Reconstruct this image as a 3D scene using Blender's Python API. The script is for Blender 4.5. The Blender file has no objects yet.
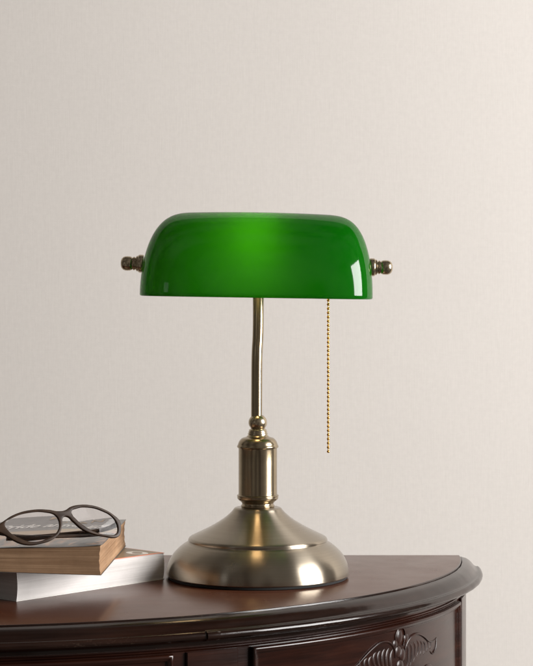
import bpy, bmesh, math, random
from mathutils import Vector, Matrix, noise as mnoise
random.seed(7)
scene = bpy.context.scene
COL = scene.collection
MM = 0.001
def V(*a): return Vector(a)

# ------------------------------------------------------------------ helpers
def tag(o, label=None, cat=None, group=None, kind=None):
    if label: o['label'] = label
    if cat: o['category'] = cat
    if group: o['group'] = group
    if kind: o['kind'] = kind
    return o

def thing(name, label, cat, loc=(0, 0, 0), rot=(0, 0, 0)):
    o = bpy.data.objects.new(name, None)
    COL.objects.link(o)
    o.location = Vector(loc) * MM
    o.rotation_euler = rot
    o.empty_display_size = 0.02
    return tag(o, label, cat)

def link_mesh(name, verts, faces, mats, parent=None, smooth=True, fmat=None, auto=None):
    me = bpy.data.meshes.new(name)
    me.from_pydata([tuple(c * MM for c in v) for v in verts], [], faces)
    if not isinstance(mats, (list, tuple)): mats = [mats]
    for m in mats: me.materials.append(m)
    if fmat:
        for p, k in zip(me.polygons, fmat): p.material_index = k
    bm = bmesh.new(); bm.from_mesh(me)
    bmesh.ops.remove_doubles(bm, verts=bm.verts, dist=1e-6)
    bmesh.ops.recalc_face_normals(bm, faces=bm.faces)
    if auto is not None:
        for e in bm.edges:
            if len(e.link_faces) == 2 and e.calc_face_angle(0) > math.radians(auto):
                e.smooth = False
    bm.to_mesh(me); bm.free()
    for p in me.polygons: p.use_smooth = smooth
    o = bpy.data.objects.new(name, me)
    COL.objects.link(o)
    if parent is not None: o.parent = parent
    return o

def lathe(profile, seg=96):
    """profile [(r,z)] -> verts, faces round the z axis"""
    vs, fs = [], []
    n = len(profile)
    for (r, z) in profile:
        for k in range(seg):
            a = 2 * math.pi * k / seg
            vs.append((r * math.cos(a), r * math.sin(a), z))
    for i in range(n - 1):
        for k in range(seg):
            k2 = (k + 1) % seg
            fs.append((i * seg + k, i * seg + k2, (i + 1) * seg + k2, (i + 1) * seg + k))
    return vs, fs

def smooth_profile(pts, sub=6, sharp=()):
    """Catmull-Rom through the points, straight corners kept at the indices in sharp"""
    out = []
    n = len(pts)
    for i in range(n - 1):
        p1, p2 = Vector(pts[i]), Vector(pts[i + 1])
        p0 = Vector(pts[i - 1]) if i > 0 and i not in sharp else p1 * 2 - p2
        p3 = Vector(pts[i + 2]) if i + 2 < n and (i + 1) not in sharp else p2 * 2 - p1
        for k in range(sub):
            t = k / sub
            out.append(tuple(0.5 * ((2 * p1) + (-p0 + p2) * t + (2 * p0 - 5 * p1 + 4 * p2 - p3) * t * t
                                    + (-p0 + 3 * p1 - 3 * p2 + p3) * t ** 3)))
    out.append(tuple(pts[-1]))
    return out

def tube(path, radii, seg=14, flat=1.0, cap=True):
    """tube along 3-D points with per-point radius"""
    path = [Vector(p) for p in path]
    vs, fs = [], []
    up0 = Vector((0, 0, 1))
    prev = None
    for i, p in enumerate(path):
        t = (path[min(i + 1, len(path) - 1)] - path[max(i - 1, 0)]).normalized()
        if prev is None:
            a = up0 if abs(t.dot(up0)) < 0.9 else Vector((1, 0, 0))
            x = (a - t * a.dot(t)).normalized()
        else:
            x = (prev - t * prev.dot(t)).normalized()
        prev = x
        y = t.cross(x)
        r = radii[i] if isinstance(radii, (list, tuple)) else radii
        for k in range(seg):
            an = 2 * math.pi * k / seg
            q = p + x * (math.cos(an) * r) + y * (math.sin(an) * r * flat)
            vs.append(tuple(q))
    for i in range(len(path) - 1):
        for k in range(seg):
            k2 = (k + 1) % seg
            fs.append((i * seg + k, i * seg + k2, (i + 1) * seg + k2, (i + 1) * seg + k))
    if cap:
        fs.append(tuple(range(seg - 1, -1, -1)))
        b = (len(path) - 1) * seg
        fs.append(tuple(b + k for k in range(seg)))
    return vs, fs

def merge(*parts):
    vs, fs = [], []
    for v, f in parts:
        b = len(vs)
        vs += list(v)
        fs += [tuple(i + b for i in q) for q in f]
    return vs, fs

def spline3(pts, sub=8):
    return smooth_profile([tuple(p) for p in pts], sub)

# ------------------------------------------------------------------ materials
class Mat:
    def __init__(self, name):
        self.m = bpy.data.materials.new(name)
        self.m.use_nodes = True
        self.t = self.m.node_tree
        self.b = self.t.nodes['Principled BSDF']
        self.out = self.t.nodes['Material Output']
    def n(self, typ, **kw):
        nd = self.t.nodes.new(typ)
        for k, v in kw.items():
            if k.startswith('in_'):
                key = k[3:]
                key = int(key) if key.isdigit() else key.replace('_', ' ')
                nd.inputs[key].default_value = v
            else:
                setattr(nd, k, v)
        return nd
    def l(self, a, b): self.t.links.new(a, b)
    def set(self, **kw):
        for k, v in kw.items(): self.b.inputs[k.replace('_', ' ')].default_value = v
    def coord(self, scale=(1, 1, 1), rot=(0, 0, 0), kind='Object'):
        tc = self.n('ShaderNodeTexCoord')
        mp = self.n('ShaderNodeMapping')
        mp.inputs['Scale'].default_value = scale
        mp.inputs['Rotation'].default_value = rot
        self.l(tc.outputs[kind], mp.inputs[0])
        return mp.outputs[0]
    def noise(self, vec, scale, detail=4, rough=0.55, dist=0.0):
        nd = self.n('ShaderNodeTexNoise', in_Scale=scale, in_Detail=detail, in_Roughness=rough, in_Distortion=dist)
        self.l(vec, nd.inputs['Vector'])
        return nd.outputs['Fac']
    def ramp(self, fac, stops, interp='LINEAR'):
        r = self.n('ShaderNodeValToRGB')
        cr = r.color_ramp
        cr.interpolation = interp
        while len(cr.elements) < len(stops): cr.elements.new(0.5)
        for e, (p, c) in zip(cr.elements, stops):
            e.position = p
            e.color = (*c, 1) if len(c) == 3 else c
        self.l(fac, r.inputs[0])
        return r.outputs[0]
    def mix(self, fac, a, b, blend='MIX'):
        mx = self.n('ShaderNodeMix', data_type='RGBA', blend_type=blend)
        for sock, val in ((mx.inputs[0], fac), (mx.inputs[6], a), (mx.inputs[7], b)):
            if hasattr(val, 'links'): self.l(val, sock)
            elif isinstance(val, (int, float)): sock.default_value = val
            else: sock.default_value = (*val, 1)
        return mx.outputs[2]
    def bump(self, h, strength, dist, prev=None):
        bp = self.n('ShaderNodeBump', in_Strength=strength, in_Distance=dist)
        self.l(h, bp.inputs['Height'])
        if prev is not None: self.l(prev, bp.inputs['Normal'])
        return bp.outputs[0]

def G(v): return (v, v, v)

def mat_wall():
    M = Mat('wall_paint')
    c = M.coord()
    big = M.noise(c, 2.2, 3)
    col = M.ramp(big, [(0.3, (0.725, 0.684, 0.642)), (0.7, (0.745, 0.704, 0.662))])
    fine = M.noise(M.coord((1, 1, 0.07)), 620, 2, 0.6)
    fine2 = M.noise(M.coord((0.09, 1, 1)), 560, 2, 0.6)
    blot = M.noise(c, 160, 4, 0.6)
    col = M.mix(0.05, col, M.ramp(blot, [(0.35, G(0.35)), (0.65, G(1))]), 'MULTIPLY')
    mxc = M.mix(0.35, fine, fine2)
    col = M.mix(0.022, col, M.ramp(mxc, [(0.38, G(0.35)), (0.62, G(1))]), 'MULTIPLY')
    M.l(col, M.b.inputs['Base Color'])
    mx = M.mix(0.4, fine, fine2)
    b1 = M.bump(mx, 0.17, 0.0005)
    b2 = M.bump(blot, 0.02, 0.0012, b1)
    M.l(b2, M.b.inputs['Normal'])
    M.set(Roughness=0.75)
    M.b.inputs['Specular IOR Level'].default_value = 0.25
    return M.m

def mat_wood(name, dark, mid, light, rough=0.28, wear=0.0, coat=0.35, axis=0, bumpk=0.12, yk=1.0):
    M = Mat(name)
    sc = [9, 9 * yk, 9]; sc[axis] = 0.9
    c = M.coord(tuple(sc))
    g1 = M.noise(c, 12, 4, 0.5, 0.3)
    sc2 = [60, 60 * yk, 60]; sc2[axis] = 2.2
    c2 = M.coord(tuple(sc2))
    g2 = M.noise(c2, 9, 3, 0.5)
    col = M.ramp(g1, [(0.25, dark), (0.5, mid), (0.78, light)])
    col = M.mix(0.5, col, M.ramp(g2, [(0.28, G(0.35)), (0.74, G(1.0))]), 'MULTIPLY')
    M.b.inputs['Specular IOR Level'].default_value = 0.36
    if wear:
        # rubbed spots where the lacquer went pale along the edges
        w = M.noise(M.coord((1, 1, 2.5)), 240, 5, 0.7)
        w2 = M.noise(M.coord((1, 1, 1)), 14, 3, 0.5)
        geo = M.n('ShaderNodeNewGeometry')
        pt = M.ramp(geo.outputs['Pointiness'], [(0.512, G(0)), (0.55, G(1))])
        a = M.ramp(w, [(0.56, G(0)), (0.66, G(1))])
        b = M.ramp(w2, [(0.45, G(0)), (0.62, G(1))])
        f = M.mix(1.0, M.mix(1.0, a, b, 'MULTIPLY'), pt, 'MULTIPLY')
        f2 = M.mix(1.0, f, G(wear), 'MULTIPLY')
        col = M.mix(f2, col, (0.36, 0.26, 0.18))
    M.l(col, M.b.inputs['Base Color'])
    sm = M.noise(M.coord((1, 1, 1)), 22, 5, 0.65)
    rr = M.ramp(sm, [(0.3, G(rough - 0.03)), (0.7, G(rough + 0.04))])
    M.l(rr, M.b.inputs['Roughness'])
    b1 = M.bump(g2, bumpk, 0.0006)
    M.l(b1, M.b.inputs['Normal'])
    M.b.inputs['Coat Weight'].default_value = coat
    M.b.inputs['Coat Roughness'].default_value = 0.12
    return M.m

def mat_brass(name, col_a, col_b, rough, aniso=0.5, rings=0.0, tarn=0.5):
    M = Mat(name)
    c = M.coord()
    t = M.noise(c, 28, 6, 0.65)
    ringc = M.coord((0.6, 0.6, 60))
    rg = M.noise(ringc, 26, 3, 0.7)
    col = M.mix(M.ramp(t, [(0.35, G(0)), (0.7, G(tarn))]), col_a, col_b)
    col = M.mix(0.22, col, M.ramp(rg, [(0.35, G(0.55)), (0.65, G(1))]), 'MULTIPLY')
    M.l(col, M.b.inputs['Base Color'])
    M.l(M.ramp(M.noise(c, 25, 3, 0.5), [(0.3, G(rough - 0.01)), (0.7, G(rough + 0.02))]), M.b.inputs['Roughness'])
    M.set(Metallic=1.0, Anisotropic=aniso, Anisotropic_Rotation=0.25)
    tg = M.n('ShaderNodeTangent', direction_type='RADIAL', axis='Z')
    M.l(tg.outputs[0], M.b.inputs['Tangent'])
    if rings:
        M.l(M.bump(rg, rings, 0.0003), M.b.inputs['Normal'])
    return M.m

def mat_glass_green():
    M = Mat('green_cased_glass')
    c = M.coord()
    sp = M.noise(c, 420, 2, 0.5)
    spots = M.ramp(sp, [(0.74, G(0)), (0.80, G(0.35))])
    col = M.mix(spots, (0.001, 0.105, 0.002), (0.02, 0.19, 0.02))
    M.l(col, M.b.inputs['Base Color'])
    M.set(Roughness=0.30)
    M.b.inputs['Coat Weight'].default_value = 1.0
    M.b.inputs['Coat Roughness'].default_value = 0.07
    M.b.inputs['Coat IOR'].default_value = 1.55
    M.b.inputs['Specular IOR Level'].default_value = 0.0
    M.l(M.bump(M.noise(c, 16, 2), 0.10, 0.0012), M.b.inputs['Coat Normal'])
    tr = M.n('ShaderNodeBsdfTranslucent')
    tr.inputs['Color'].default_value = (0.050, 0.50, 0.008, 1)
    add = M.n('ShaderNodeMixShader')
    add.inputs[0].default_value = 0.45
    M.l(M.b.outputs[0], add.inputs[1]); M.l(tr.outputs[0], add.inputs[2])
    M.l(add.outputs[0], M.out.inputs['Surface'])
    return M.m

def mat_inner_white():
    M = Mat('opal_lining')
    M.set(Base_Color=(0.58, 0.60, 0.55, 1), Roughness=0.25)
    tr = M.n('ShaderNodeBsdfTranslucent')
    tr.inputs['Color'].default_value = (0.72, 0.74, 0.66, 1)
    mx = M.n('ShaderNodeMixShader'); mx.inputs[0].default_value = 0.5
    M.l(M.b.outputs[0], mx.inputs[1]); M.l(tr.outputs[0], mx.inputs[2])
    M.l(mx.outputs[0], M.out.inputs['Surface'])
    return M.m

def mat_plain(name, col, rough=0.5, metal=0.0, vary=0.12, scale=60, bump=0.0, coat=0.0):
    M = Mat(name)
    nz = M.noise(M.coord(), scale, 4, 0.6)
    M.l(M.mix(1.0, col, M.ramp(nz, [(0.3, G(1 - vary)), (0.7, G(1 + vary * 0.3))]), 'MULTIPLY'), M.b.inputs['Base Color'])
    M.set(Roughness=rough, Metallic=metal)
    M.b.inputs['Coat Weight'].default_value = coat
    if bump: M.l(M.bump(nz, bump, 0.0004), M.b.inputs['Normal'])
    return M.m

def mat_pages(name, light, dark, contrast=1.0, leaf=900.0):
    """page edges: fine layers stacked along local z"""
    M = Mat(name)
    c = M.coord((3, 3, leaf))
    st = M.noise(c, 1.0, 4, 0.75)
    c2 = M.coord((6, 6, leaf * 0.16))
    st2 = M.noise(c2, 1.0, 3, 0.6)
    a = M.ramp(st, [(0.32, G(0)), (0.66, G(1))])
    b = M.ramp(st2, [(0.36, G(0)), (0.64, G(1))])
    f = M.mix(0.45, a, b)
    col = M.mix(f, dark, light)
    blot = M.noise(M.coord(), 45, 5, 0.7)
    col = M.mix(0.30 * contrast, col, M.ramp(blot, [(0.35, G(0.5)), (0.6, G(1))]), 'MULTIPLY')
    M.l(col, M.b.inputs['Base Color'])
    M.set(Roughness=0.85)
    M.b.inputs['Specular IOR Level'].default_value = 0.2
    M.l(M.bump(f, 0.55 * contrast, 0.0005), M.b.inputs['Normal'])
    return M.m

WALL = mat_wall()
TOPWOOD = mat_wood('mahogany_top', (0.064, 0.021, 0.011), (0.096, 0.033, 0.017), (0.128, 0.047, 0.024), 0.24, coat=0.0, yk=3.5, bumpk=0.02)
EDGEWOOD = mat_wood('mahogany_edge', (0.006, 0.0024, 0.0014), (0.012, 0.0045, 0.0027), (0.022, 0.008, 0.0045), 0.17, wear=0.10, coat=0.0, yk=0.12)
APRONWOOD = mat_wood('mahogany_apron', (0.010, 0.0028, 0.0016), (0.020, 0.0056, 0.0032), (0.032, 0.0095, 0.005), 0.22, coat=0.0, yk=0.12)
CARVEWOOD = mat_wood('mahogany_carving', (0.010, 0.003, 0.002), (0.020, 0.0062, 0.0038), (0.034, 0.0105, 0.006), 0.30, coat=0.0)
BRASS_BASE = mat_brass('satin_bronze', (0.385, 0.335, 0.265), (0.34, 0.285, 0.215), 0.28, 0.92, 0.05, 0.2)
BRASS_DARK = mat_brass('antique_brass', (0.42, 0.345, 0.235), (0.28, 0.215, 0.135), 0.23, 0.5, 0.04, 0.7)
BRASS_KNOB = mat_brass('turned_brass', (0.52, 0.43, 0.30), (0.40, 0.33, 0.22), 0.24, 0.0, 0.0, 0.3)
GREEN = mat_glass_green()
OPAL = mat_inner_white()
FELT = mat_plain('black_felt', (0.010, 0.010, 0.010), 0.9)
GOLD = mat_plain('gold_beads', (0.72, 0.42, 0.12), 0.24, 1.0)

# ------------------------------------------------------------------ wall
WY = 620.0
wall = link_mesh('wall', [(-1500, WY, -700), (1500, WY, -700), (1500, WY, 1250), (-1500, WY, 1250),
                          (-1500, WY + 80, -700), (1500, WY + 80, -700), (1500, WY + 80, 1250), (-1500, WY + 80, 1250)],
                 [(0, 1, 2, 3), (4, 7, 6, 5), (0, 4, 5, 1), (3, 2, 6, 7), (0, 3, 7, 4), (1, 5, 6, 2)], WALL, smooth=False)
tag(wall, kind='structure')

# ------------------------------------------------------------------ half-oval table
EC = (-330.0, 163.0); EA, EB = 550.0, 455.0
def ell(t, o):
    ct, st = math.cos(t), math.sin(t)
    nx, ny = ct / EA, -st / EB
    l = math.hypot(nx, ny)
    return (EC[0] + EA * ct + o * nx / l, min(EC[1] - EB * st + o * ny / l, EC[1]) if st > 1e-6 else EC[1])
def ell_end(t, o):
    x, y = ell(t, o)
    return x, y
table = thing('half_oval_table', 'dark mahogany half-oval side table with moulded edge and carved drawer front', 'table',
              (EC[0], EC[1], 0))
def tl(v): return (v[0] - EC[0], v[1] - EC[1], v[2])

NT = 420
ts = [math.pi * i / NT for i in range(NT + 1)]
def sweep(profile, tlist, close_ends=True, closed=False, wob=None):
    vs, fs = [], []
    n = len(profile)
    for t in tlist:
        for j, (o, z) in enumerate(profile):
            d = wob(t, j) if wob else 0.0
            x, y = ell(t, o + d)
            vs.append(tl((x, y, z)))
    for i in range(len(tlist) - 1):
        rng = range(n if closed else n - 1)
        for j in rng:
            j2 = (j + 1) % n
            fs.append((i * n + j, i * n + j2, (i + 1) * n + j2, (i + 1) * n + j))
    if close_ends:
        fs.append(tuple(range(n)))
        b = (len(tlist) - 1) * n
        fs.append(tuple(b + j for j in range(n - 1, -1, -1)))
    return vs, fs
# slab of the top (rounded arris)
slab_prof = [(-0.9, 0.0), (-0.4, -0.1), (-0.1, -0.35), (0.0, -0.8), (0.0, -14.0)]
vs, fs = [], []
n = len(slab_prof)
for t in ts:
    for (o, z) in slab_prof: vs.append(tl((*ell(t, o), z)))
for i in range(NT):
    for j in range(n - 1):
        fs.append((i * n + j, i * n + j + 1, (i + 1) * n + j + 1, (i + 1) * n + j))
fs.append(tuple(i * n for i in range(NT + 1)))
fs.append(tuple(i * n + n - 1 for i in range(NT, -1, -1)))
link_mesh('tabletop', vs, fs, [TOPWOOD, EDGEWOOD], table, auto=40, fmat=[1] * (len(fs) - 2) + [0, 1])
# moulding: fillet, ogee, groove, bead
mold = [(0.35, -2.6), (0.9, -1.7), (2.0, -1.5), (3.0, -2.0), (4.2, -2.3), (7.0, -3.1), (10.0, -4.9), (12.6, -7.4), (14.4, -9.6),
        (15.6, -10.8), (16.5, -11.3), (17.0, -12.0), (17.9, -11.7), (19.4, -12.3), (20.7, -13.6), (21.3, -15.4), (20.9, -17.2),
        (19.6, -18.4), (18.0, -18.7), (17.4, -19.4), (15.0, -20.4), (11.0, -21.6), (6.0, -22.4), (2.6, -23.4), (2.2, -26.5), (0.35, -26.5)]
def step(t, j):
    # the middle run of the lower bead stands a little proud of the side runs
    x = EC[0] + EA * math.cos(t)
    k = 1.0 if -640 < x < -52 else 0.0
    d = 0.0
    if 11 <= j <= 20:
        if x > -52: d = 1.3
        if -52 < x < -41: d = 2.0
    w = mnoise.noise(Vector((t * 22, j * 0.05, 3.1))) * 0.35 + mnoise.noise(Vector((t * 160, j * 0.3, 9.1))) * 0.12
    return d + (w if 0 < j < 24 else 0)
tm = sorted(ts + [math.acos((-52 + s - EC[0]) / EA) for s in (-0.15, 0.15)] + [math.acos((-41 + s - EC[0]) / EA) for s in (-0.15, 0.15)])
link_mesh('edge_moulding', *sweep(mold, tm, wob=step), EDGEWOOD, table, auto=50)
# apron with a small cornice
apr = [(1.6, -26.7), (1.6, -28.0), (3.6, -28.6), (4.0, -29.4), (3.4, -30.4), (2.0, -31.2), (2.0, -165), (-14, -165), (-14, -26.7)]
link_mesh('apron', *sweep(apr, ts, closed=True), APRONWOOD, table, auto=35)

def surf_pt(t, o, z): return tl((*ell(t, o), z))
def t_of_x(x, o=4): return math.acos(max(-1, min(1, (x - EC[0]) / (EA + o))))
def arc_table():
    T = [math.pi * i / 4000 for i in range(4001)]
    s = [0.0]
    for i in range(4000):
        a, b = ell(T[i], 4), ell(T[i + 1], 4)
        s.append(s[-1] + math.hypot(a[0] - b[0], a[1] - b[1]))
    return T, s
AT, AS = arc_table()
def t_at(s):
    lo, hi = 0, len(AS) - 1
    while hi - lo > 1:
        m = (lo + hi) // 2
        if AS[m] <= s: lo = m
        else: hi = m
    f = (s - AS[lo]) / (AS[hi] - AS[lo])
    return AT[lo] + (AT[hi] - AT[lo]) * f
def s_at(t):
    i = min(int(t / math.pi * 4000), 3999)
    return AS[i] + (AS[i + 1] - AS[i]) * (t / math.pi * 4000 - i)
def on_surface(s, z, o):
    return surf_pt(t_at(s), o, z)

def drawer(x_left, x_right, mouldy=True, carve_at=None):
    """raised panel: outer bead, fall to a field; a: arc positions"""
    s0, s1 = s_at(t_of_x(x_right)), s_at(t_of_x(x_left))     # s grows towards the left
    ztop, zbot = -32.0, -150.0
    N = 120
    prof = [(0.0, 2.1), (0.0, 6.4), (0.8, 7.4), (2.0, 7.8), (3.2, 7.4), (4.2, 6.2), (5.2, 5.9), (6.0, 4.4), (7.0, 4.0)]   # (inset, out)
    vs, fs = [], []
    rings = []
    for (ins, o) in prof:
        ring = []
        a0, a1, zt, zb = s0 + ins, s1 - ins, ztop - ins, zbot + ins
        for i in range(N + 1): ring.append((a0 + (a1 - a0) * i / N, zt, o))
        for i in range(1, 21): ring.append((a1, zt + (zb - zt) * i / 20, o))
        for i in range(1, N + 1): ring.append((a1 + (a0 - a1) * i / N, zb, o))
        for i in range(1, 20): ring.append((a0, zb + (zt - zb) * i / 20, o))
        rings.append(ring)
    m = len(rings[0])
    for r in rings:
        for (s, z, o) in r: vs.append(on_surface(s, z, o))
    for k in range(len(rings) - 1):
        for i in range(m):
            i2 = (i + 1) % m
            fs.append((k * m + i, k * m + i2, (k + 1) * m + i2, (k + 1) * m + i))
    # the field as strips top to bottom
    b = len(vs)
    ins, o = prof[-1]
    a0, a1, zt, zb = s0 + ins, s1 - ins, ztop - ins, zbot + ins
    for i in range(N + 1):
        s = a0 + (a1 - a0) * i / N
        vs.append(on_surface(s, zt, o)); vs.append(on_surface(s, zb, o))
    for i in range(N): fs.append((b + 2 * i, b + 2 * i + 1, b + 2 * i + 3, b + 2 * i + 2))
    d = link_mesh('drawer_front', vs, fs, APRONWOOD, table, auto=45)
    if carve_at is not None:
        cs = s_at(t_of_x(carve_at)); cz = -76.0
        parts = []
        def strand(pts, r0, rm, r1, flat=0.75, o=3.6, seg=10):
            """pts in mm: a to the right of centre, b up"""
            q = smooth_profile(pts, 7)
            k = len(q) - 1
            path = [on_surface(cs - a, cz + b_, o) for a, b_ in q]
            rad = []
            for i in range(k + 1):
                f = i / k
                rad.append((r0 * (1 - f) + rm * f) * 1 if f < 0.5 and False else (r0 + (rm - r0) * math.sin(min(f * 2, 1) * math.pi / 2) if f < 0.5 else rm + (r1 - rm) * ((f - 0.5) * 2) ** 1.5))
            parts.append(tube(path, rad, seg, flat))
        def blob(a, b_, ra, rb, h, o=3.7):
            v, f = [], []
            for i in range(9):
                ph = math.pi / 2 * i / 8
                for k in range(18):
                    an = 2 * math.pi * k / 18
                    v.append(on_surface(cs - (a + ra * math.cos(ph) * math.cos(an)), cz + b_ + rb * math.cos(ph) * math.sin(an), o + h * math.sin(ph)))
            for i in range(8):
                for k in range(18):
                    k2 = (k + 1) % 18
                    f.append((i * 18 + k, i * 18 + k2, (i + 1) * 18 + k2, (i + 1) * 18 + k))
            parts.append((v, f))
        # crest of three buds, and the berry column below it
        blob(0, 31, 5.6, 7.0, 1.6, 3.4); blob(-9, 25, 4.6, 4.6, 1.8); blob(10.6, 28, 5.2, 5.0, 1.8)
        blob(-3, 17, 6.0, 5.6, 1.5); blob(4, 13, 6.0, 6.6, 1.7); blob(0, 3, 6.6, 6.2, 1.8); blob(0, -9, 5.2, 6, 2.4); blob(0, -21, 4.2, 5.5, 3)
        strand([(-5, 22), (-8.5, 31), (-5, 38), (1, 40.5), (7, 37), (8.5, 30), (5, 22)], 1.0, 1.5, 1.0, flat=0.6, o=4.1)
        for sg, tipup in ((1, 1), (-1, 0)):
            up = 1.0 if tipup else 0.0
            # outline of the leaf: up from the centre, over a crest, out to an upturned tip
            tip = (sg * 76, 19) if tipup else (sg * 84, 10)
            strand([(sg * 8, 12), (sg * 10, 21), (sg * 19, 28), (sg * 32, 29.5), (sg * 45, 25), (sg * 57, 18.5), (sg * 68, 17 - 5 * (1 - up)), tip], 1.0, 1.7, 0.5, flat=0.6, o=4.0)
            strand([tip, (sg * 73, 10), (sg * 66, 5), (sg * 60, 8)], 0.5, 1.6, 0.6, flat=0.6, o=3.9)
            # flutes of the leaf, packed side by side under the crest
            for k in range(8):
                a0_ = 12.5 + k * 6.6
                top = 25.5 - abs(k - 2.0) * (1.5 - 0.5 * up) + 0.8 * math.sin(k * 2.1 + up)
                ln = 30 - k * 2.5 + 1.5 * math.sin(k * 1.3)
                ln_ = 5.5 if not tipup else 3.0
                strand([(sg * (a0_ - 1.5), top - 1.5), (sg * (a0_ + 3.2), top - ln * 0.30), (sg * (a0_ + 2.4), top - ln * 0.68), (sg * (a0_ - ln_), top - ln)],
                       1.4, 3.1 - 0.12 * k, 0.8, flat=0.62, o=3.1)
            # lower scroll
            strand([(sg * 8, -4), (sg * 20, -12), (sg * 36, -12), (sg * 52, -6), (sg * 64, -9), (sg * 66, -17), (sg * 58, -19), (sg * 55, -14)], 1.5, 2.6, 0.9)
            for k in range(4):
                strand([(sg * (18 + k * 9), -13), (sg * (22 + k * 9), -20), (sg * (17 + k * 9), -27)], 0.6, 1.9, 0.5)
        v, f = merge(*parts)
        link_mesh('carving', v, f, CARVEWOOD, d, auto=60)
    return d
drawer(-3.6, 207, carve_at=138)
drawer(-560, -73)
# plain stiles that frame the drawers, one mesh each
def stile(x_left, x_right, o_out=5.2):
    s0, s1 = s_at(t_of_x(x_right)), s_at(t_of_x(x_left))
    N = 30
    vs, fs = [], []
    prof = [(-1, 2.1), (0, o_out - 1.0), (1.0, o_out), ]
    cols = [(s0, 2.1), (s0, o_out - 0.8), (s0 + 0.8, o_out)] + [(s0 + 0.8 + (s1 - s0 - 1.6) * i / N, o_out) for i in range(1, N)] + [(s1 - 0.8, o_out), (s1, o_out - 0.8), (s1, 2.1)]
    for s, o in cols:
        vs.append(on_surface(s, -31.6, o)); vs.append(on_surface(s, -150, o))
    for i in range(len(cols) - 1): fs.append((2 * i, 2 * i + 1, 2 * i + 3, 2 * i + 2))
    fs.append(tuple(2 * i for i in range(len(cols))))
    fs.append(tuple(2 * i + 1 for i in range(len(cols) - 1, -1, -1)))
    return link_mesh('stile', vs, fs, APRONWOOD, table, auto=45)
stile(-61, -16)
stile(211.5, 221)
# little turned pip at the foot of the corner stile
# ------------------------------------------------------------------ lamp
lamp = thing('desk_lamp', 'antique brass desk lamp with glossy green glass shade, round stepped base and hanging gold chain', 'lamp', (1.8, 0, 0))
base_p = [(90.2, 3.0), (91.3, 3.6), (91.4, 5.0), (90.9, 9.0), (89.0, 15.8), (85.4, 22.4), (80.0, 28.4), (74.6, 32.8), (71.0, 35.0), (69.6, 36.4),
          (69.6, 38.0), (68.4, 39.9), (65.8, 41.4), (60.4, 44.0), (53.6, 47.3), (46.2, 51.2), (39.2, 55.4), (33.2, 59.5), (28.8, 63.2), (25.6, 66.4), (23.6, 69.0), (22.0, 69.9), (20.0, 70.1), (15.0, 70.2)]
v, f = lathe([(20.0, 3.0)] + smooth_profile(base_p, 5, sharp=(0, 8, 21)), 144)
base = link_mesh('lamp_base', v, f, BRASS_BASE, lamp, auto=50)
v, f = lathe([(60, 0.05), (88.6, 0.05), (89.6, 0.8), (89.8, 3.4), (60, 3.4)], 96)
link_mesh('felt_pad', v, f, FELT, base, auto=40)
# column
colp = [(15.5, 71.0), (16.4, 71.4), (16.9, 72.6), (16.0, 73.6), (15.8, 74.8), (17.2, 76.6), (19.0, 78.8), (20.3, 81.2), (20.6, 83.6), (20.6, 85.2), (20.9, 86.4), (20.6, 87.5), (19.4, 88.0),
        (19.3, 90.0), (19.3, 131.5), (19.5, 132.6), (20.5, 133.2), (20.8, 134.4), (20.4, 135.5), (19.9, 136.6), (19.4, 138.4), (18.2, 140.8), (15.9, 143.2), (13.2, 145.0), (11.4, 146.2), (10.9, 147.2)]
ZMAP = [(71, 69.8), (76, 75.5), (87.5, 82.2), (132.6, 129.2), (134.4, 130.8), (138.4, 134.4), (143.2, 138.9), (147.2, 141.0), (154.3, 146.6), (157, 148.6), (163.4, 154.6), (173, 163.6), (190, 185), (228, 226), (320, 320)]
def zm(z):
    for (a, b), (c, d) in zip(ZMAP[:-1], ZMAP[1:]):
        if a <= z <= c: return b + (d - b) * (z - a) / (c - a)
    return z
remap = lambda pr: [(p_[0], zm(p_[1])) for p_ in pr]
colp = remap(colp)
v, f = lathe(smooth_profile(colp, 4, sharp=(0, 4, 10, 12, 13, 14, 15, 18)), 96)
link_mesh('column', v, f, BRASS_DARK, lamp, auto=35)
nk = [(10.9, 147.2), (10.4, 148.0), (9.3, 148.2), (9.3, 149.0), (10.1, 149.5), (10.0, 150.6), (9.0, 150.9), (8.9, 151.5), (9.6, 151.9), (9.5, 153.0), (8.6, 153.3), (8.5, 153.9), (9.1, 154.3), (8.9, 155.2), (7.6, 156.2), (7.2, 157.0)]
ball = [(9.3 * math.cos(a), 163.4 + 9.0 * math.sin(a)) for a in [math.radians(-48 + i * 6) for i in range(0, 18)]]
v, f = lathe(remap(nk + [p for p in ball if p[0] > 4.8]), 64)
link_mesh('ball_joint', v, f, BRASS_KNOB, lamp, auto=60)
# bent pole up into the shade
pp = spline3([(-1.2, 0, 160), (-1.1, 0, 186), (-0.9, 0, 215), (-0.5, 0.8, 228), (0.2, 2.6, 240), (0.5, 4.6, 258), (0.5, 6.4, 276), (0.4, 8.2, 296), (0.3, 9, 314)], 6)
v, f = tube(pp, 5.5, 28)
link_mesh('pole', v, f, BRASS_DARK, lamp, auto=50)

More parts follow.
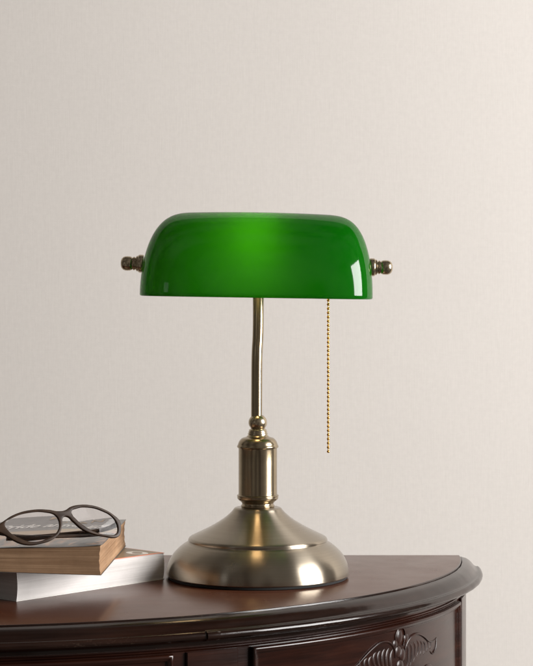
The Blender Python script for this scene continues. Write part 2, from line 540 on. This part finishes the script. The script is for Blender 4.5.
# shade assembly, leaning about one degree to the right
SH = thing('shade_assembly', None, None, (0, 0, 0))
for k in ('label', 'category'):
    if k in SH: del SH[k]
bpy.data.objects.remove(SH)
ROLL = math.radians(0.9)
SC = Vector((-1.6, 0, 281.0))
def sh(v):
    """local shade coordinates -> lamp coordinates"""
    x, y, z = v
    return (SC.x + x * math.cos(ROLL) + z * math.sin(ROLL), SC.y + y, SC.z - x * math.sin(ROLL) + z * math.cos(ROLL))
def shade_pt(ph, a, shrink=0.0):
    c, s = math.cos(ph), math.sin(ph)
    hw = (57 + 58.6 * max(c, 0) ** 0.46 if math.cos(a) > 0 else 61 + 54.6 * max(c, 0) ** 0.62) - shrink
    hd = (66 - shrink) * c ** 0.85
    e = 2.0 / (2.0 + 1.9 * c ** 0.7)
    ca, sa = math.cos(a), math.sin(a)
    x = hw * math.copysign(abs(ca) ** e, ca)
    y = hd * math.copysign(abs(sa) ** e, sa)
    z = (83.6 - shrink) * s - 1.6 * s * (x / 80) ** 2
    return (x, y, z)
NP, NA = 60, 200
def shade_rings(shrink):
    R = []
    for i in range(NP + 1):
        f_ = i / NP
        ph = (1 - (1 - f_) ** 1.35) * math.pi / 2 * 0.9999
        ring = []
        for k in range(NA):
            a = 2 * math.pi * k / NA
            p = shade_pt(ph, a, shrink)
            ring.append(p)
        R.append(ring)
    return R
vs, fs, fm = [], [], []
outer, inner = shade_rings(0.0), shade_rings(3.6)
for R in (outer, inner):
    for ring in R:
        for p in ring: vs.append(sh(p))
nr = NP + 1
for b, mi in ((0, 0), (nr * NA, 1)):
    for i in range(NP):
        for k in range(NA):
            k2 = (k + 1) % NA
            fs.append((b + i * NA + k, b + i * NA + k2, b + (i + 1) * NA + k2, b + (i + 1) * NA + k)); fm.append(mi)
# rounded lip joining both skins
lip = []
for j in range(1, 4):
    an = math.pi * j / 4
    base_i = len(vs)
    lip.append(base_i)
    for k in range(NA):
        po, pi_ = Vector(outer[0][k]), Vector(inner[0][k])
        m = (po + pi_) / 2; h = (po - pi_) / 2
        q = m + h * math.cos(an) + Vector((0, 0, -1.5 * math.sin(an)))
        vs.append(sh(tuple(q)))
loops = [0] + lip + [nr * NA]
for a_, b_ in zip(loops[:-1], loops[1:]):
    for k in range(NA):
        k2 = (k + 1) % NA
        fs.append((a_ + k, b_ + k, b_ + k2, a_ + k2)); fm.append(0)
me = bpy.data.meshes.new('lamp_shade')
me.from_pydata([tuple(c * MM for c in v) for v in vs], [], fs)
me.materials.append(GREEN); me.materials.append(OPAL)
for p, k in zip(me.polygons, fm): p.material_index = k; p.use_smooth = True
bm = bmesh.new(); bm.from_mesh(me)
bmesh.ops.recalc_face_normals(bm, faces=bm.faces)
bm.to_mesh(me); bm.free()
shade = bpy.data.objects.new('lamp_shade', me); COL.objects.link(shade); shade.parent = lamp

# finials at both ends (turned along x)
fin = [(0.5, -1.5), (8.6, -1.5), (9.0, -0.6), (9.0, 2.6), (8.4, 3.6), (7.8, 3.9), (7.7, 5.4), (7.0, 5.9), (6.2, 6.2), (6.1, 7.0), (6.8, 7.4), (6.8, 8.6), (6.1, 9.1), (6.0, 9.8), (6.6, 10.5), (7.1, 11.8), (7.3, 14.4), (7.2, 16.6), (6.4, 18.8), (4.8, 20.4), (2.6, 21.2), (0.2, 21.4)]
for sg in (-1, 1):
    v, f = lathe(fin, 40)
    x0 = 114.6
    v = [sh((sg * (x0 + z), a, b + 30.5)) for (a, b, z) in v]
    link_mesh('finial', v, f, BRASS_KNOB, lamp, auto=40)
# bracket, socket and bulb inside the shade
parts = [tube([sh((-113, 0, 30.5)), sh((-60, 0, 30.5)), sh((60, 0, 30.5)), sh((113, 0, 30.5))], 2.6, 12)]
link_mesh('cross_bar', *merge(*parts), BRASS_DARK, lamp, auto=50)
skt = [(0.5, 0), (14, 0), (15, 2), (15, 26), (16.5, 28), (16.5, 32), (15, 34), (14.5, 44), (12.5, 46), (0.5, 46)]
v, f = lathe(skt, 32)
v = [sh((15 + z, a - 15, b + 38)) for (a, b, z) in v]
link_mesh('socket', v, f, BRASS_DARK, lamp, auto=40)
bl = [(6, 0), (6.5, 3), (8, 8), (9.5, 14), (10, 24), (9, 30), (6, 34), (3, 35.4), (0.3, 35.8)]
v, f = lathe(smooth_profile(bl, 4), 32)
v = [sh((14.8 - z, a - 15, b + 38)) for (a, b, z) in v]
MB = Mat('lit_bulb'); MB.set(Base_Color=(0.9, 0.85, 0.75, 1))
MB.b.inputs['Emission Color'].default_value = (1.0, 0.68, 0.36, 1)
MB.b.inputs['Emission Strength'].default_value = 31.0
MB.n('ShaderNodeTexNoise')
link_mesh('bulb', v, f, MB.m, lamp)
# beaded pull chain
parts = []
zc = 306.0
i = 0
cx, cy = 69.6, -24.0
while zc > 125.5:
    vv, ff = [], []
    for a in range(7):
        ph = math.pi * a / 6 - math.pi / 2
        for k in range(10):
            an = 2 * math.pi * k / 10
            vv.append((cx + 1.5 * math.cos(ph) * math.cos(an), cy + 1.5 * math.cos(ph) * math.sin(an), zc + 1.5 * math.sin(ph)))
    for a in range(6):
        for k in range(10):
            k2 = (k + 1) % 10
            ff.append((a * 10 + k, a * 10 + k2, (a + 1) * 10 + k2, (a + 1) * 10 + k))
    parts.append((vv, ff))
    zc -= 4.15
parts.append(tube([(cx, cy, 306), (cx, cy, 240), (cx, cy, 180), (cx, cy, zc + 4.15)], 0.55, 8))
link_mesh('pull_chain', *merge(*parts), GOLD, lamp, auto=80)

# ------------------------------------------------------------------ white paperback on the table
PAGE_W = mat_pages('white_page_edges', (0.70, 0.675, 0.66), (0.50, 0.475, 0.455), 0.4, 1500)
COVER_O = mat_plain('olive_cover', (0.27, 0.20, 0.12), 0.35, vary=0.25, scale=25)
COVER_RIM = mat_plain('salmon_border', (0.72, 0.25, 0.14), 0.4)
COVER_W = mat_plain('white_cover_print', (0.82, 0.80, 0.76), 0.4)
def book_frame(corner, far):
    cx_, cy_ = corner; fx, fy = far
    L = math.hypot(fx - cx_, fy - cy_)
    ang = math.atan2(fy - cy_, fx - cx_)
    return L, ang
def rounded_block(x0, x1, y0, y1, zf, zt, nx=40, ny=40, nz=10, bulge=None, jitter=0.0, seed=0):
    """box with gridded sides; zf/zt callables of (x,y)"""
    vs, fs, idx = [], [], {}
    def vid(i, j, k):
        key = (i, j, k)
        if key not in idx:
            x = x0 + (x1 - x0) * i / nx; y = y0 + (y1 - y0) * j / ny
            zb, ztp = zf(x, y), zt(x, y)
            fz = k / nz
            z = zb + (ztp - zb) * fz
            if bulge:
                bx, by = bulge(x, y, fz, i, j)
                x += bx; y += by
            idx[key] = len(vs); vs.append((x, y, z))
        return idx[key]
    for i in range(nx):
        for j in range(ny):
            fs.append((vid(i, j, nz), vid(i + 1, j, nz), vid(i + 1, j + 1, nz), vid(i, j + 1, nz)))
            fs.append((vid(i, j, 0), vid(i, j + 1, 0), vid(i + 1, j + 1, 0), vid(i + 1, j, 0)))
    for k in range(nz):
        for i in range(nx):
            fs.append((vid(i, 0, k), vid(i + 1, 0, k), vid(i + 1, 0, k + 1), vid(i, 0, k + 1)))
            fs.append((vid(i, ny, k), vid(i, ny, k + 1), vid(i + 1, ny, k + 1), vid(i + 1, ny, k)))
        for j in range(ny):
            fs.append((vid(0, j, k), vid(0, j, k + 1), vid(0, j + 1, k + 1), vid(0, j + 1, k)))
            fs.append((vid(nx, j, k), vid(nx, j + 1, k), vid(nx, j + 1, k + 1), vid(nx, j, k + 1)))
    return vs, fs

L1, A1 = book_frame((-221, -155), (-91, -14))
wb = thing('paperback_book', 'thick white-paged paperback with salmon-edged cover, lying under the other book beside the lamp base', 'book', (-221, -155, 0.0), (0, 0, A1))
W1 = 128.0
def bul_w(x, y, fz, i, j):
    bx = by = 0.0
    if j == 0: by = -0.9 * math.sin(math.pi * fz) * 0.6
    if i == 40: bx = 0.8 * math.sin(math.pi * fz)
    if i == 0: bx = 0.7 * math.sin(math.pi * fz)
    return bx, by
v, f = rounded_block(0.8, L1 - 0.6, 0.8, W1 - 1, lambda x, y: 0.75, lambda x, y: 26.3, bulge=bul_w)
link_mesh('page_block', v, f, PAGE_W, wb, auto=50)
def cover(name, x0, x1, y0, y1, zlow, th, parent, mats, inset=2.2, zfun=None, nx=60, ny=40):
    """thin sheet with a printed border: material 0 field, 1 border"""
    xs = sorted(set([x0, x0 + inset, x1 - inset, x1] + [x0 + (x1 - x0) * i / nx for i in range(nx + 1)]))
    ys = sorted(set([y0, y0 + inset, y1 - inset, y1] + [y0 + (y1 - y0) * i / ny for i in range(ny + 1)]))
    vs, fs, fm = [], [], []
    zf = zfun or (lambda x, y: 0.0)
    for lay in (0, 1):
        for x in xs:
            for y in ys: vs.append((x, y, zlow + zf(x, y) + lay * th))
    nX, nY = len(xs), len(ys)
    g = lambda l, i, j: l * nX * nY + i * nY + j
    for i in range(nX - 1):
        for j in range(nY - 1):
            mx_, my_ = (xs[i] + xs[i + 1]) / 2, (ys[j] + ys[j + 1]) / 2
            bd = 1 if (mx_ < x0 + inset or mx_ > x1 - inset or my_ < y0 + inset or my_ > y1 - inset) else 0
            fs.append((g(1, i, j), g(1, i + 1, j), g(1, i + 1, j + 1), g(1, i, j + 1))); fm.append(bd)
            fs.append((g(0, i, j), g(0, i, j + 1), g(0, i + 1, j + 1), g(0, i + 1, j))); fm.append(bd)
    for i in range(nX - 1):
        fs.append((g(0, i, 0), g(0, i + 1, 0), g(1, i + 1, 0), g(1, i, 0))); fm.append(1)
        fs.append((g(0, i, nY - 1), g(1, i, nY - 1), g(1, i + 1, nY - 1), g(0, i + 1, nY - 1))); fm.append(1)
    for j in range(nY - 1):
        fs.append((g(0, 0, j), g(1, 0, j), g(1, 0, j + 1), g(0, 0, j + 1))); fm.append(1)
        fs.append((g(0, nX - 1, j), g(0, nX - 1, j + 1), g(1, nX - 1, j + 1), g(1, nX - 1, j))); fm.append(1)
    return link_mesh(name, vs, fs, mats, parent, fmat=fm, auto=40)
curl = lambda x, y: -0.5 * max(0, (x - (L1 - 10)) / 10) ** 2
fc = cover('front_cover', 0, L1, 0, W1, 26.35, 0.45, wb, [COVER_O, COVER_RIM], 2.4, zfun=curl)
cover('back_cover', 0, L1, 0, W1, 0.15, 0.5, wb, [COVER_W, COVER_W], 2.4)
# white oval mark printed near the right end
vs, fs = [], []
for k in range(40):
    a = 2 * math.pi * k / 40
    wv = 1.0 + 0.35 * math.sin(2 * a + 0.6)
    for r in (1.0, 0.66 if wv > 1 else 0.5):
        vs.append((L1 - 22 + 9 * r * math.cos(a), 16 + 13 * r * math.sin(a), 26.86))
for k in range(40):
    k2 = (k + 1) % 40
    fs.append((2 * k, 2 * k2, 2 * k2 + 1, 2 * k + 1))
link_mesh('printed_mark', vs, fs, COVER_W, wb)

# ------------------------------------------------------------------ aged paperback on top, turned the other way
PAGE_T = mat_pages('aged_page_edges', (0.44, 0.285, 0.17), (0.19, 0.10, 0.05), 1.0, 800)
def mat_cover_photo():
    M = Mat('printed_dark_cover')
    tc = M.n('ShaderNodeTexCoord')
    sx = M.n('ShaderNodeSeparateXYZ'); M.l(tc.outputs['Object'], sx.inputs[0])
    # y: 0 (front) .. 0.207 (back)
    yy = M.n('ShaderNodeMapRange', in_1=0.0, in_2=0.207, in_3=0.0, in_4=1.0)
    yy.inputs['From Min'].default_value = 0.0; yy.inputs['From Max'].default_value = 0.207
    M.l(sx.outputs['Y'], yy.inputs['Value'])
    c = M.coord((1.0, 0.32, 1))
    n1 = M.noise(c, 42, 3, 0.5, 1.2)
    n2 = M.noise(M.coord((1, 1, 1), (0, 0, 0.6)), 60, 6, 0.7)
    scene_ = M.ramp(n1, [(0.36, (0.045, 0.040, 0.042)), (0.46, (0.16, 0.14, 0.135)), (0.53, (0.46, 0.24, 0.14)), (0.60, (0.60, 0.38, 0.25)), (0.66, (0.22, 0.2, 0.19))])
    sky = M.ramp(n2, [(0.3, (0.070, 0.072, 0.075)), (0.7, (0.135, 0.135, 0.135))])
    mask = M.ramp(yy.outputs[0], [(0.0, G(0)), (0.60, G(0)), (0.64, G(0.5)), (0.68, G(1)), (1, G(1))])
    col = M.mix(mask, scene_, sky)
    tanb = M.ramp(yy.outputs[0], [(0.55, G(0)), (0.58, G(1)), (0.66, G(1)), (0.69, G(0))])
    col = M.mix(M.mix(1.0, tanb, M.ramp(n2, [(0.3, G(0.5)), (0.5, G(1))]), 'MULTIPLY'), col, (0.42, 0.30, 0.17))
    front = M.ramp(yy.outputs[0], [(0.0, G(1)), (0.04, G(1)), (0.09, G(0))])
    col = M.mix(front, col, (0.13, 0.125, 0.12))
    xs_ = M.n('ShaderNodeMath', operation='MULTIPLY_ADD'); xs_.inputs[1].default_value = -0.22
    M.l(sx.outputs['Y'], xs_.inputs[0]); M.l(sx.outputs['X'], xs_.inputs[2])
    xr = M.n('ShaderNodeMapRange'); xr.inputs['From Min'].default_value = -0.136; xr.inputs['From Max'].default_value = 0.0
    M.l(xs_.outputs[0], xr.inputs['Value'])
    strip = M.ramp(xr.outputs[0], [(0.0, G(0)), (0.74, G(0)), (0.75, G(1)), (0.84, G(1)), (0.85, G(0))])
    rng_ = M.ramp(yy.outputs[0], [(0.0, G(0)), (0.06, G(0)), (0.08, G(1)), (0.50, G(1)), (0.52, G(0))])
    col = M.mix(M.mix(1.0, strip, rng_, 'MULTIPLY'), col, (0.022, 0.021, 0.024))
    M.l(col, M.b.inputs['Base Color'])
    M.set(Roughness=0.32)
    M.b.inputs['Coat Weight'].default_value = 0.4
    M.b.inputs['Coat Roughness'].default_value = 0.18
    M.l(M.bump(M.noise(M.coord(), 30, 3), 0.2, 0.001), M.b.inputs['Normal'])
    return M.m
COVER_P = mat_cover_photo()
COVER_P_EDGE = mat_plain('dark_cover_rim', (0.10, 0.095, 0.09), 0.4)
TW, TLn = 136.0, 207.0
tb = thing('paperback_book', 'worn tan-paged paperback with dark illustrated cover, on top of the white-paged book under the glasses', 'book', (-141, -176, 27.0), (0, 0, math.radians(-2.6)))
# local: x from -TW (spine) to 0 (fore edge), y 0 (front) .. TLn
def low(x, y):
    f_ = max(0, min(1, -x / TW))
    return 0.7 + 3.6 * f_ ** 1.2
def high(x, y):
    f_ = max(0, min(1, -x / TW))
    return 26.4 - 3.6 * f_ ** 1.3 + 0.35 * math.sin(x * 0.045 + 1.0)
def bul_t(x, y, fz, i, j):
    bx = by = 0.0
    if i == 40: bx = -0.6 - 1.1 * math.sin(math.pi * fz) + 0.25 * math.sin(fz * 23)
    if j == 0: by = 0.5 * math.sin(math.pi * fz) + 0.2 * math.sin(fz * 31 + x * 0.03)
    if i == 0: bx = -0.4
    return bx, by
v, f = rounded_block(-TW + 1, -0.4, 0.6, TLn - 0.6, low, high, nz=14, bulge=bul_t)
link_mesh('page_block', v, f, PAGE_T, tb, auto=50)
def dogear(x, y): return high(x, y) - 0.0
def wave(x, y):
    e = 0.5 * math.exp(-(y / 9) ** 2) * (0.6 + math.sin(x * 0.07 + 0.4)) if y < 30 else 0
    e2 = 0.9 * math.exp(-((x) / 10) ** 2) * math.exp(-(y / 14) ** 2)
    return high(x, y) + 0.05 + max(0, e) - 0 + e2 * 0.5
cover('front_cover', -TW, -0.2, 0, TLn, 0.0, 0.32, tb, [COVER_P, COVER_P_EDGE], 0.5, zfun=wave)
cover('back_cover', -TW, -0.2, 0, TLn, -0.42, 0.3, tb, [COVER_P_EDGE, COVER_P_EDGE], 0.5, zfun=low)
v, f = rounded_block(-TW - 0.7, -TW - 0.05, 0, TLn, lambda x, y: 4.0, lambda x, y: 23.3, nx=1, ny=10, nz=4)
link_mesh('spine', v, f, COVER_P_EDGE, tb, auto=40)
INK_W = mat_plain('white_title_ink', (0.82, 0.80, 0.78), 0.5)
INK_T = mat_plain('tan_author_ink', (0.55, 0.44, 0.33), 0.5)
def lettering(name, txt, x, y, size, mat, shear=0.0, space=1.0, bold=0.0, tall=1.0):
    cu = bpy.data.curves.new(name, 'FONT')
    cu.body = txt; cu.size = size * MM; cu.shear = shear; cu.space_character = space
    cu.offset = bold * MM; cu.align_x = 'LEFT'; cu.resolution_u = 3
    tmp = bpy.data.objects.new(name + '_tmp', cu); COL.objects.link(tmp)
    bpy.context.view_layer.update()
    me_ = bpy.data.meshes.new_from_object(tmp)
    bpy.data.objects.remove(tmp)
    for vtx in me_.vertices:
        X, Y = vtx.co.x / MM + x, vtx.co.y / MM * tall + y
        vtx.co = Vector((X * MM, Y * MM, (wave(X, Y) + 0.32 + 0.10) * MM))
    me_.materials.clear(); me_.materials.append(mat)
    o = bpy.data.objects.new(name, me_); COL.objects.link(o); o.parent = tb
    return o
lettering('title_lettering', 'Pride and Prejudice', -110, 157, 12.6, INK_W, 0.3, 0.95, 0.3, 1.95)
lettering('author_lettering', 'MCQUBAN', -84, 191, 10.5, INK_T, 0, 1.2, 0.1, 1.4)

# ------------------------------------------------------------------ glasses, folded, propped on the upper book
yaw, tilt = math.radians(25), math.radians(22)
U = Vector((math.cos(yaw), math.sin(yaw), 0)); Bk = Vector((-math.sin(yaw), math.cos(yaw), 0))
Vv = Vector((0, 0, 1)) * math.cos(tilt) + Bk * math.sin(tilt)
Nn = U.cross(Vv)
gl = thing('eyeglasses', 'brown plastic-framed reading glasses folded on the upper book, clear lenses leaning towards the wall', 'glasses', (-202, -169, 54.2))
gl.rotation_euler = Matrix((U, Vv, Nn)).transposed().to_euler()
FR = Mat('brown_acetate')
nz = FR.noise(FR.coord(), 90, 4, 0.6)
FR.l(FR.ramp(nz, [(0.35, (0.018, 0.008, 0.0035)), (0.68, (0.040, 0.020, 0.009))]), FR.b.inputs['Base Color'])
FR.set(Roughness=0.42); FR.b.inputs['Specular IOR Level'].default_value = 0.3
FR = FR.m
outer2 = [(-38.0, 19.2), (-31.1, 22.2), (-16.4, 29.8), (0.2, 33.1), (16.4, 32.3), (25.5, 30.4), (32.6, 31.0), (38.2, 34.0), (47.4, 35.6), (59.2, 34.8), (70.6, 31.2), (80.5, 25.3), (86.5, 18.7),
          (86.3, 9.6), (83.9, 4.8), (78.6, 3.0), (69.3, 4.3), (57.8, 6.9), (46.7, 12.2), (38.4, 20.3), (34.0, 24.7), (30.2, 24.4), (27.9, 16.6), (24.2, 9.2), (16.2, 3.6), (5.4, 0.9), (-4.0, 0.1), (-12.9, 2.0), (-20.3, 6.1), (-27.7, 11.6), (-33.0, 14.6), (-37.6, 14.6)]
inL = [(-25.3, 21.8), (-16.6, 27.2), (-2.4, 30.3), (13.8, 29.6), (22.3, 26.2), (24.9, 19.4), (22.3, 11.6), (13.0, 6.0), (-1.3, 3.2), (-14.5, 7.9), (-22.9, 14.9)]
inR = [(38.9, 29.0), (45.0, 32.1), (56.6, 32.5), (69.3, 28.9), (79.2, 22.6), (83.0, 13.6), (80.5, 7.1), (71.8, 6.3), (60.3, 9.0), (49.8, 15.1), (42.4, 22.0)]
def grow(lp, kx, ky):
    cx_ = sum(p[0] for p in lp) / len(lp); cy_ = sum(p[1] for p in lp) / len(lp)
    return [(cx_ + (x - cx_) * kx, cy_ + (y - cy_) * ky) for x, y in lp]
inL = grow(inL, 1.01, 1.02); inR = grow(inR, 1.01, 1.02)
def bend(x, y, z):
    """wrap of the front around the face: ends fall back"""
    q = (x - 26) / 60
    return (x, y, z - 4.0 * q * q)
def poly_curve(name, loops, ext, bev):
    cu = bpy.data.curves.new(name, 'CURVE'); cu.dimensions = '2D'; cu.fill_mode = 'BOTH'
    cu.extrude = ext * MM; cu.bevel_depth = bev * MM; cu.bevel_resolution = 3; cu.resolution_u = 8
    cu.offset = -bev * MM
    for lp in loops:
        sp = cu.splines.new('BEZIER'); sp.bezier_points.add(len(lp) - 1)
        for bp_, p in zip(sp.bezier_points, lp):
            bp_.co = (p[0] * MM, p[1] * MM, 0); bp_.handle_left_type = bp_.handle_right_type = 'AUTO'
        sp.use_cyclic_u = True
    tmp = bpy.data.objects.new('tmp', cu); COL.objects.link(tmp)
    bpy.context.view_layer.update()
    me_ = bpy.data.meshes.new_from_object(tmp)
    bpy.data.objects.remove(tmp)
    return me_
me_ = poly_curve('frame_front', [outer2, inL, inR], 0.9, 0.9)
bm = bmesh.new(); bm.from_mesh(me_)
bmesh.ops.remove_doubles(bm, verts=bm.verts, dist=1e-6)
for vtx in bm.verts: vtx.co = Vector(bend(*(vtx.co / MM))) * MM
bmesh.ops.recalc_face_normals(bm, faces=bm.faces)
for e in bm.edges:
    if len(e.link_faces) == 2 and e.calc_face_angle(0) > math.radians(40): e.smooth = False
bm.to_mesh(me_); bm.free()
for p in me_.polygons: p.use_smooth = True
me_.materials.clear(); me_.materials.append(FR)
fo = bpy.data.objects.new('frame_front', me_); COL.objects.link(fo); fo.parent = gl
LG = Mat('clear_lens')
g = LG.n('ShaderNodeBsdfRefraction'); g.inputs['IOR'].default_value = 1.5; g.inputs['Roughness'].default_value = 0.0
g.inputs['Color'].default_value = (0.96, 0.95, 0.955, 1)
gg = LG.n('ShaderNodeBsdfGlossy'); gg.inputs['Roughness'].default_value = 0.03
gm = LG.n('ShaderNodeMixShader'); gm.inputs[0].default_value = 0.010
LG.l(g.outputs[0], gm.inputs[1]); LG.l(gg.outputs[0], gm.inputs[2]); LG.l(gm.outputs[0], LG.out.inputs['Surface'])
LG.n('ShaderNodeTexNoise')
LG = LG.m
def lens(outline, R=420.0):
    pts = smooth_profile(outline + [outline[0]], 6)[:-1]
    cx_ = sum(p[0] for p in pts) / len(pts); cy_ = sum(p[1] for p in pts) / len(pts)
    pts = [(cx_ + (x - cx_) * 1.025, cy_ + (y - cy_) * 1.035) for x, y in pts]
    m = len(pts); rings = 12
    vs, fs = [], []
    rmax2 = max((x - cx_) ** 2 + (y - cy_) ** 2 for x, y in pts)
    T0 = 0.35 + rmax2 / (2 * R)
    for side in (1, -1):
        b = len(vs)
        vs.append(bend(cx_, cy_, side * T0))
        for r in range(1, rings + 1):
            for (x, y) in pts:
                X = cx_ + (x - cx_) * r / rings; Y = cy_ + (y - cy_) * r / rings
                rr = (X - cx_) ** 2 + (Y - cy_) ** 2
                vs.append(bend(X, Y, side * (T0 - rr / (2 * R))))
        for k in range(m): fs.append((b, b + 1 + k, b + 1 + (k + 1) % m)[::side])
        for r in range(rings - 1):
            for k in range(m):
                k2 = (k + 1) % m
                q = (b + 1 + r * m + k, b + 1 + (r + 1) * m + k, b + 1 + (r + 1) * m + k2, b + 1 + r * m + k2)
                fs.append(q[::side])
    o1 = 1 + (rings - 1) * m; tot = 1 + rings * m
    for k in range(m):
        k2 = (k + 1) % m
        fs.append((o1 + k, tot + o1 + k, tot + o1 + k2, o1 + k2))
    return link_mesh('lens', vs, fs, LG, gl, auto=50)
lens(inL); lens(inR)
def temple(pts, rad):
    p = spline3(pts, 8); k = len(p) - 1
    rr = []
    for i in range(k + 1):
        f_ = i / k * (len(rad) - 1); a = int(min(f_, len(rad) - 2)); rr.append(rad[a] + (rad[a + 1] - rad[a]) * (f_ - a))
    v_, f__ = tube(p, rr, 16, 0.55)
    return link_mesh('temple', v_, f__, FR, gl, auto=60)
temple([(84.0, 18, -5.5), (82.5, 16.5, -9), (70, 13.5, -12), (40, 12.5, -15), (5, 12, -19), (-20, 12.3, -20.5)], [2.2, 3.2, 2.6, 2.3, 2.6, 3.2, 2.2])
temple([(-35, 16.5, -4.5), (-33.0, 15.5, -7.5), (-20, 12.5, -8.3), (10, 9.5, -8.8), (45, 8.8, -9.8), (66, 8.6, -10.5)], [2.2, 3.2, 2.6, 2.3, 2.6, 3.2, 2.2])
HG = mat_plain('steel_hinge', (0.45, 0.42, 0.38), 0.3, 1.0)
for (x, y, z) in ((83.6, 16.8, -5.8), (-35.6, 15.6, -5.2)):
    v_, f__ = lathe([(0.2, -3.4), (1.3, -3.4), (1.5, -3.0), (1.5, 3.0), (1.3, 3.4), (0.2, 3.4)], 16)
    link_mesh('hinge', [(x + a, y + c, z + b) for a, b, c in v_], f__, HG, gl, auto=40)

# ------------------------------------------------------------------ light
def area(name, loc, target, sx, sy, power, col, spread=math.pi):
    l = bpy.data.lights.new(name, 'AREA'); l.shape = 'RECTANGLE'; l.size = sx; l.size_y = sy
    l.energy = power; l.color = col; l.spread = spread
    o = bpy.data.objects.new(name, l); COL.objects.link(o); o.location = loc
    d = Vector(target) - Vector(loc)
    o.rotation_euler = d.to_track_quat('-Z', 'Y').to_euler()
    return o
area('window_light', (3.42, -1.12, 1.04), (0.0, 0.0, 0.35), 1.75, 2.25, 310.0, (1.0, 0.978, 0.962))
area('fill_lamp', (-1.05, -1.15, 0.46), (0.0, 0.0, 0.2), 0.20, 0.30, 0.16, (0.95, 0.97, 1.0))

w = bpy.data.worlds.new('World'); scene.world = w; w.use_nodes = True
bg = w.node_tree.nodes['Background']
bg.inputs[1].default_value = 0.20
wt = w.node_tree
tc = wt.nodes.new('ShaderNodeTexCoord'); mp = wt.nodes.new('ShaderNodeMapping'); mp.inputs['Scale'].default_value = (1, 1, 0.3)
nz_ = wt.nodes.new('ShaderNodeTexNoise'); nz_.inputs['Scale'].default_value = 3.2; nz_.inputs['Detail'].default_value = 3
rp = wt.nodes.new('ShaderNodeValToRGB')
rp.color_ramp.elements[0].position = 0.42; rp.color_ramp.elements[0].color = (0.26, 0.22, 0.19, 1)
rp.color_ramp.elements[1].position = 0.60; rp.color_ramp.elements[1].color = (1.15, 1.07, 0.98, 1)
wt.links.new(tc.outputs['Generated'], mp.inputs[0]); wt.links.new(mp.outputs[0], nz_.inputs['Vector'])
wt.links.new(nz_.outputs['Fac'], rp.inputs[0]); wt.links.new(rp.outputs[0], bg.inputs[0])

# ------------------------------------------------------------------ camera
cam = bpy.data.cameras.new('camera')
cam.sensor_fit = 'HORIZONTAL'; cam.sensor_width = 36.0; cam.lens = 36.0 * 2000 / 533
cam.shift_x = 10.5 / 533; cam.shift_y = -48.0 / 533
cam.clip_start = 0.05; cam.clip_end = 100
co = bpy.data.objects.new('camera', cam); COL.objects.link(co)
co.location = (0, -2.0, 0.292); co.rotation_euler = (math.radians(90), 0, 0)
scene.camera = co

scene.view_settings.view_transform = 'Standard'
scene.view_settings.look = 'None'
scene.view_settings.exposure = 0.0
scene.view_settings.gamma = 1.0
scene.cycles.use_denoising = True
scene.cycles.max_bounces = 12
scene.cycles.sample_clamp_indirect = 6.0
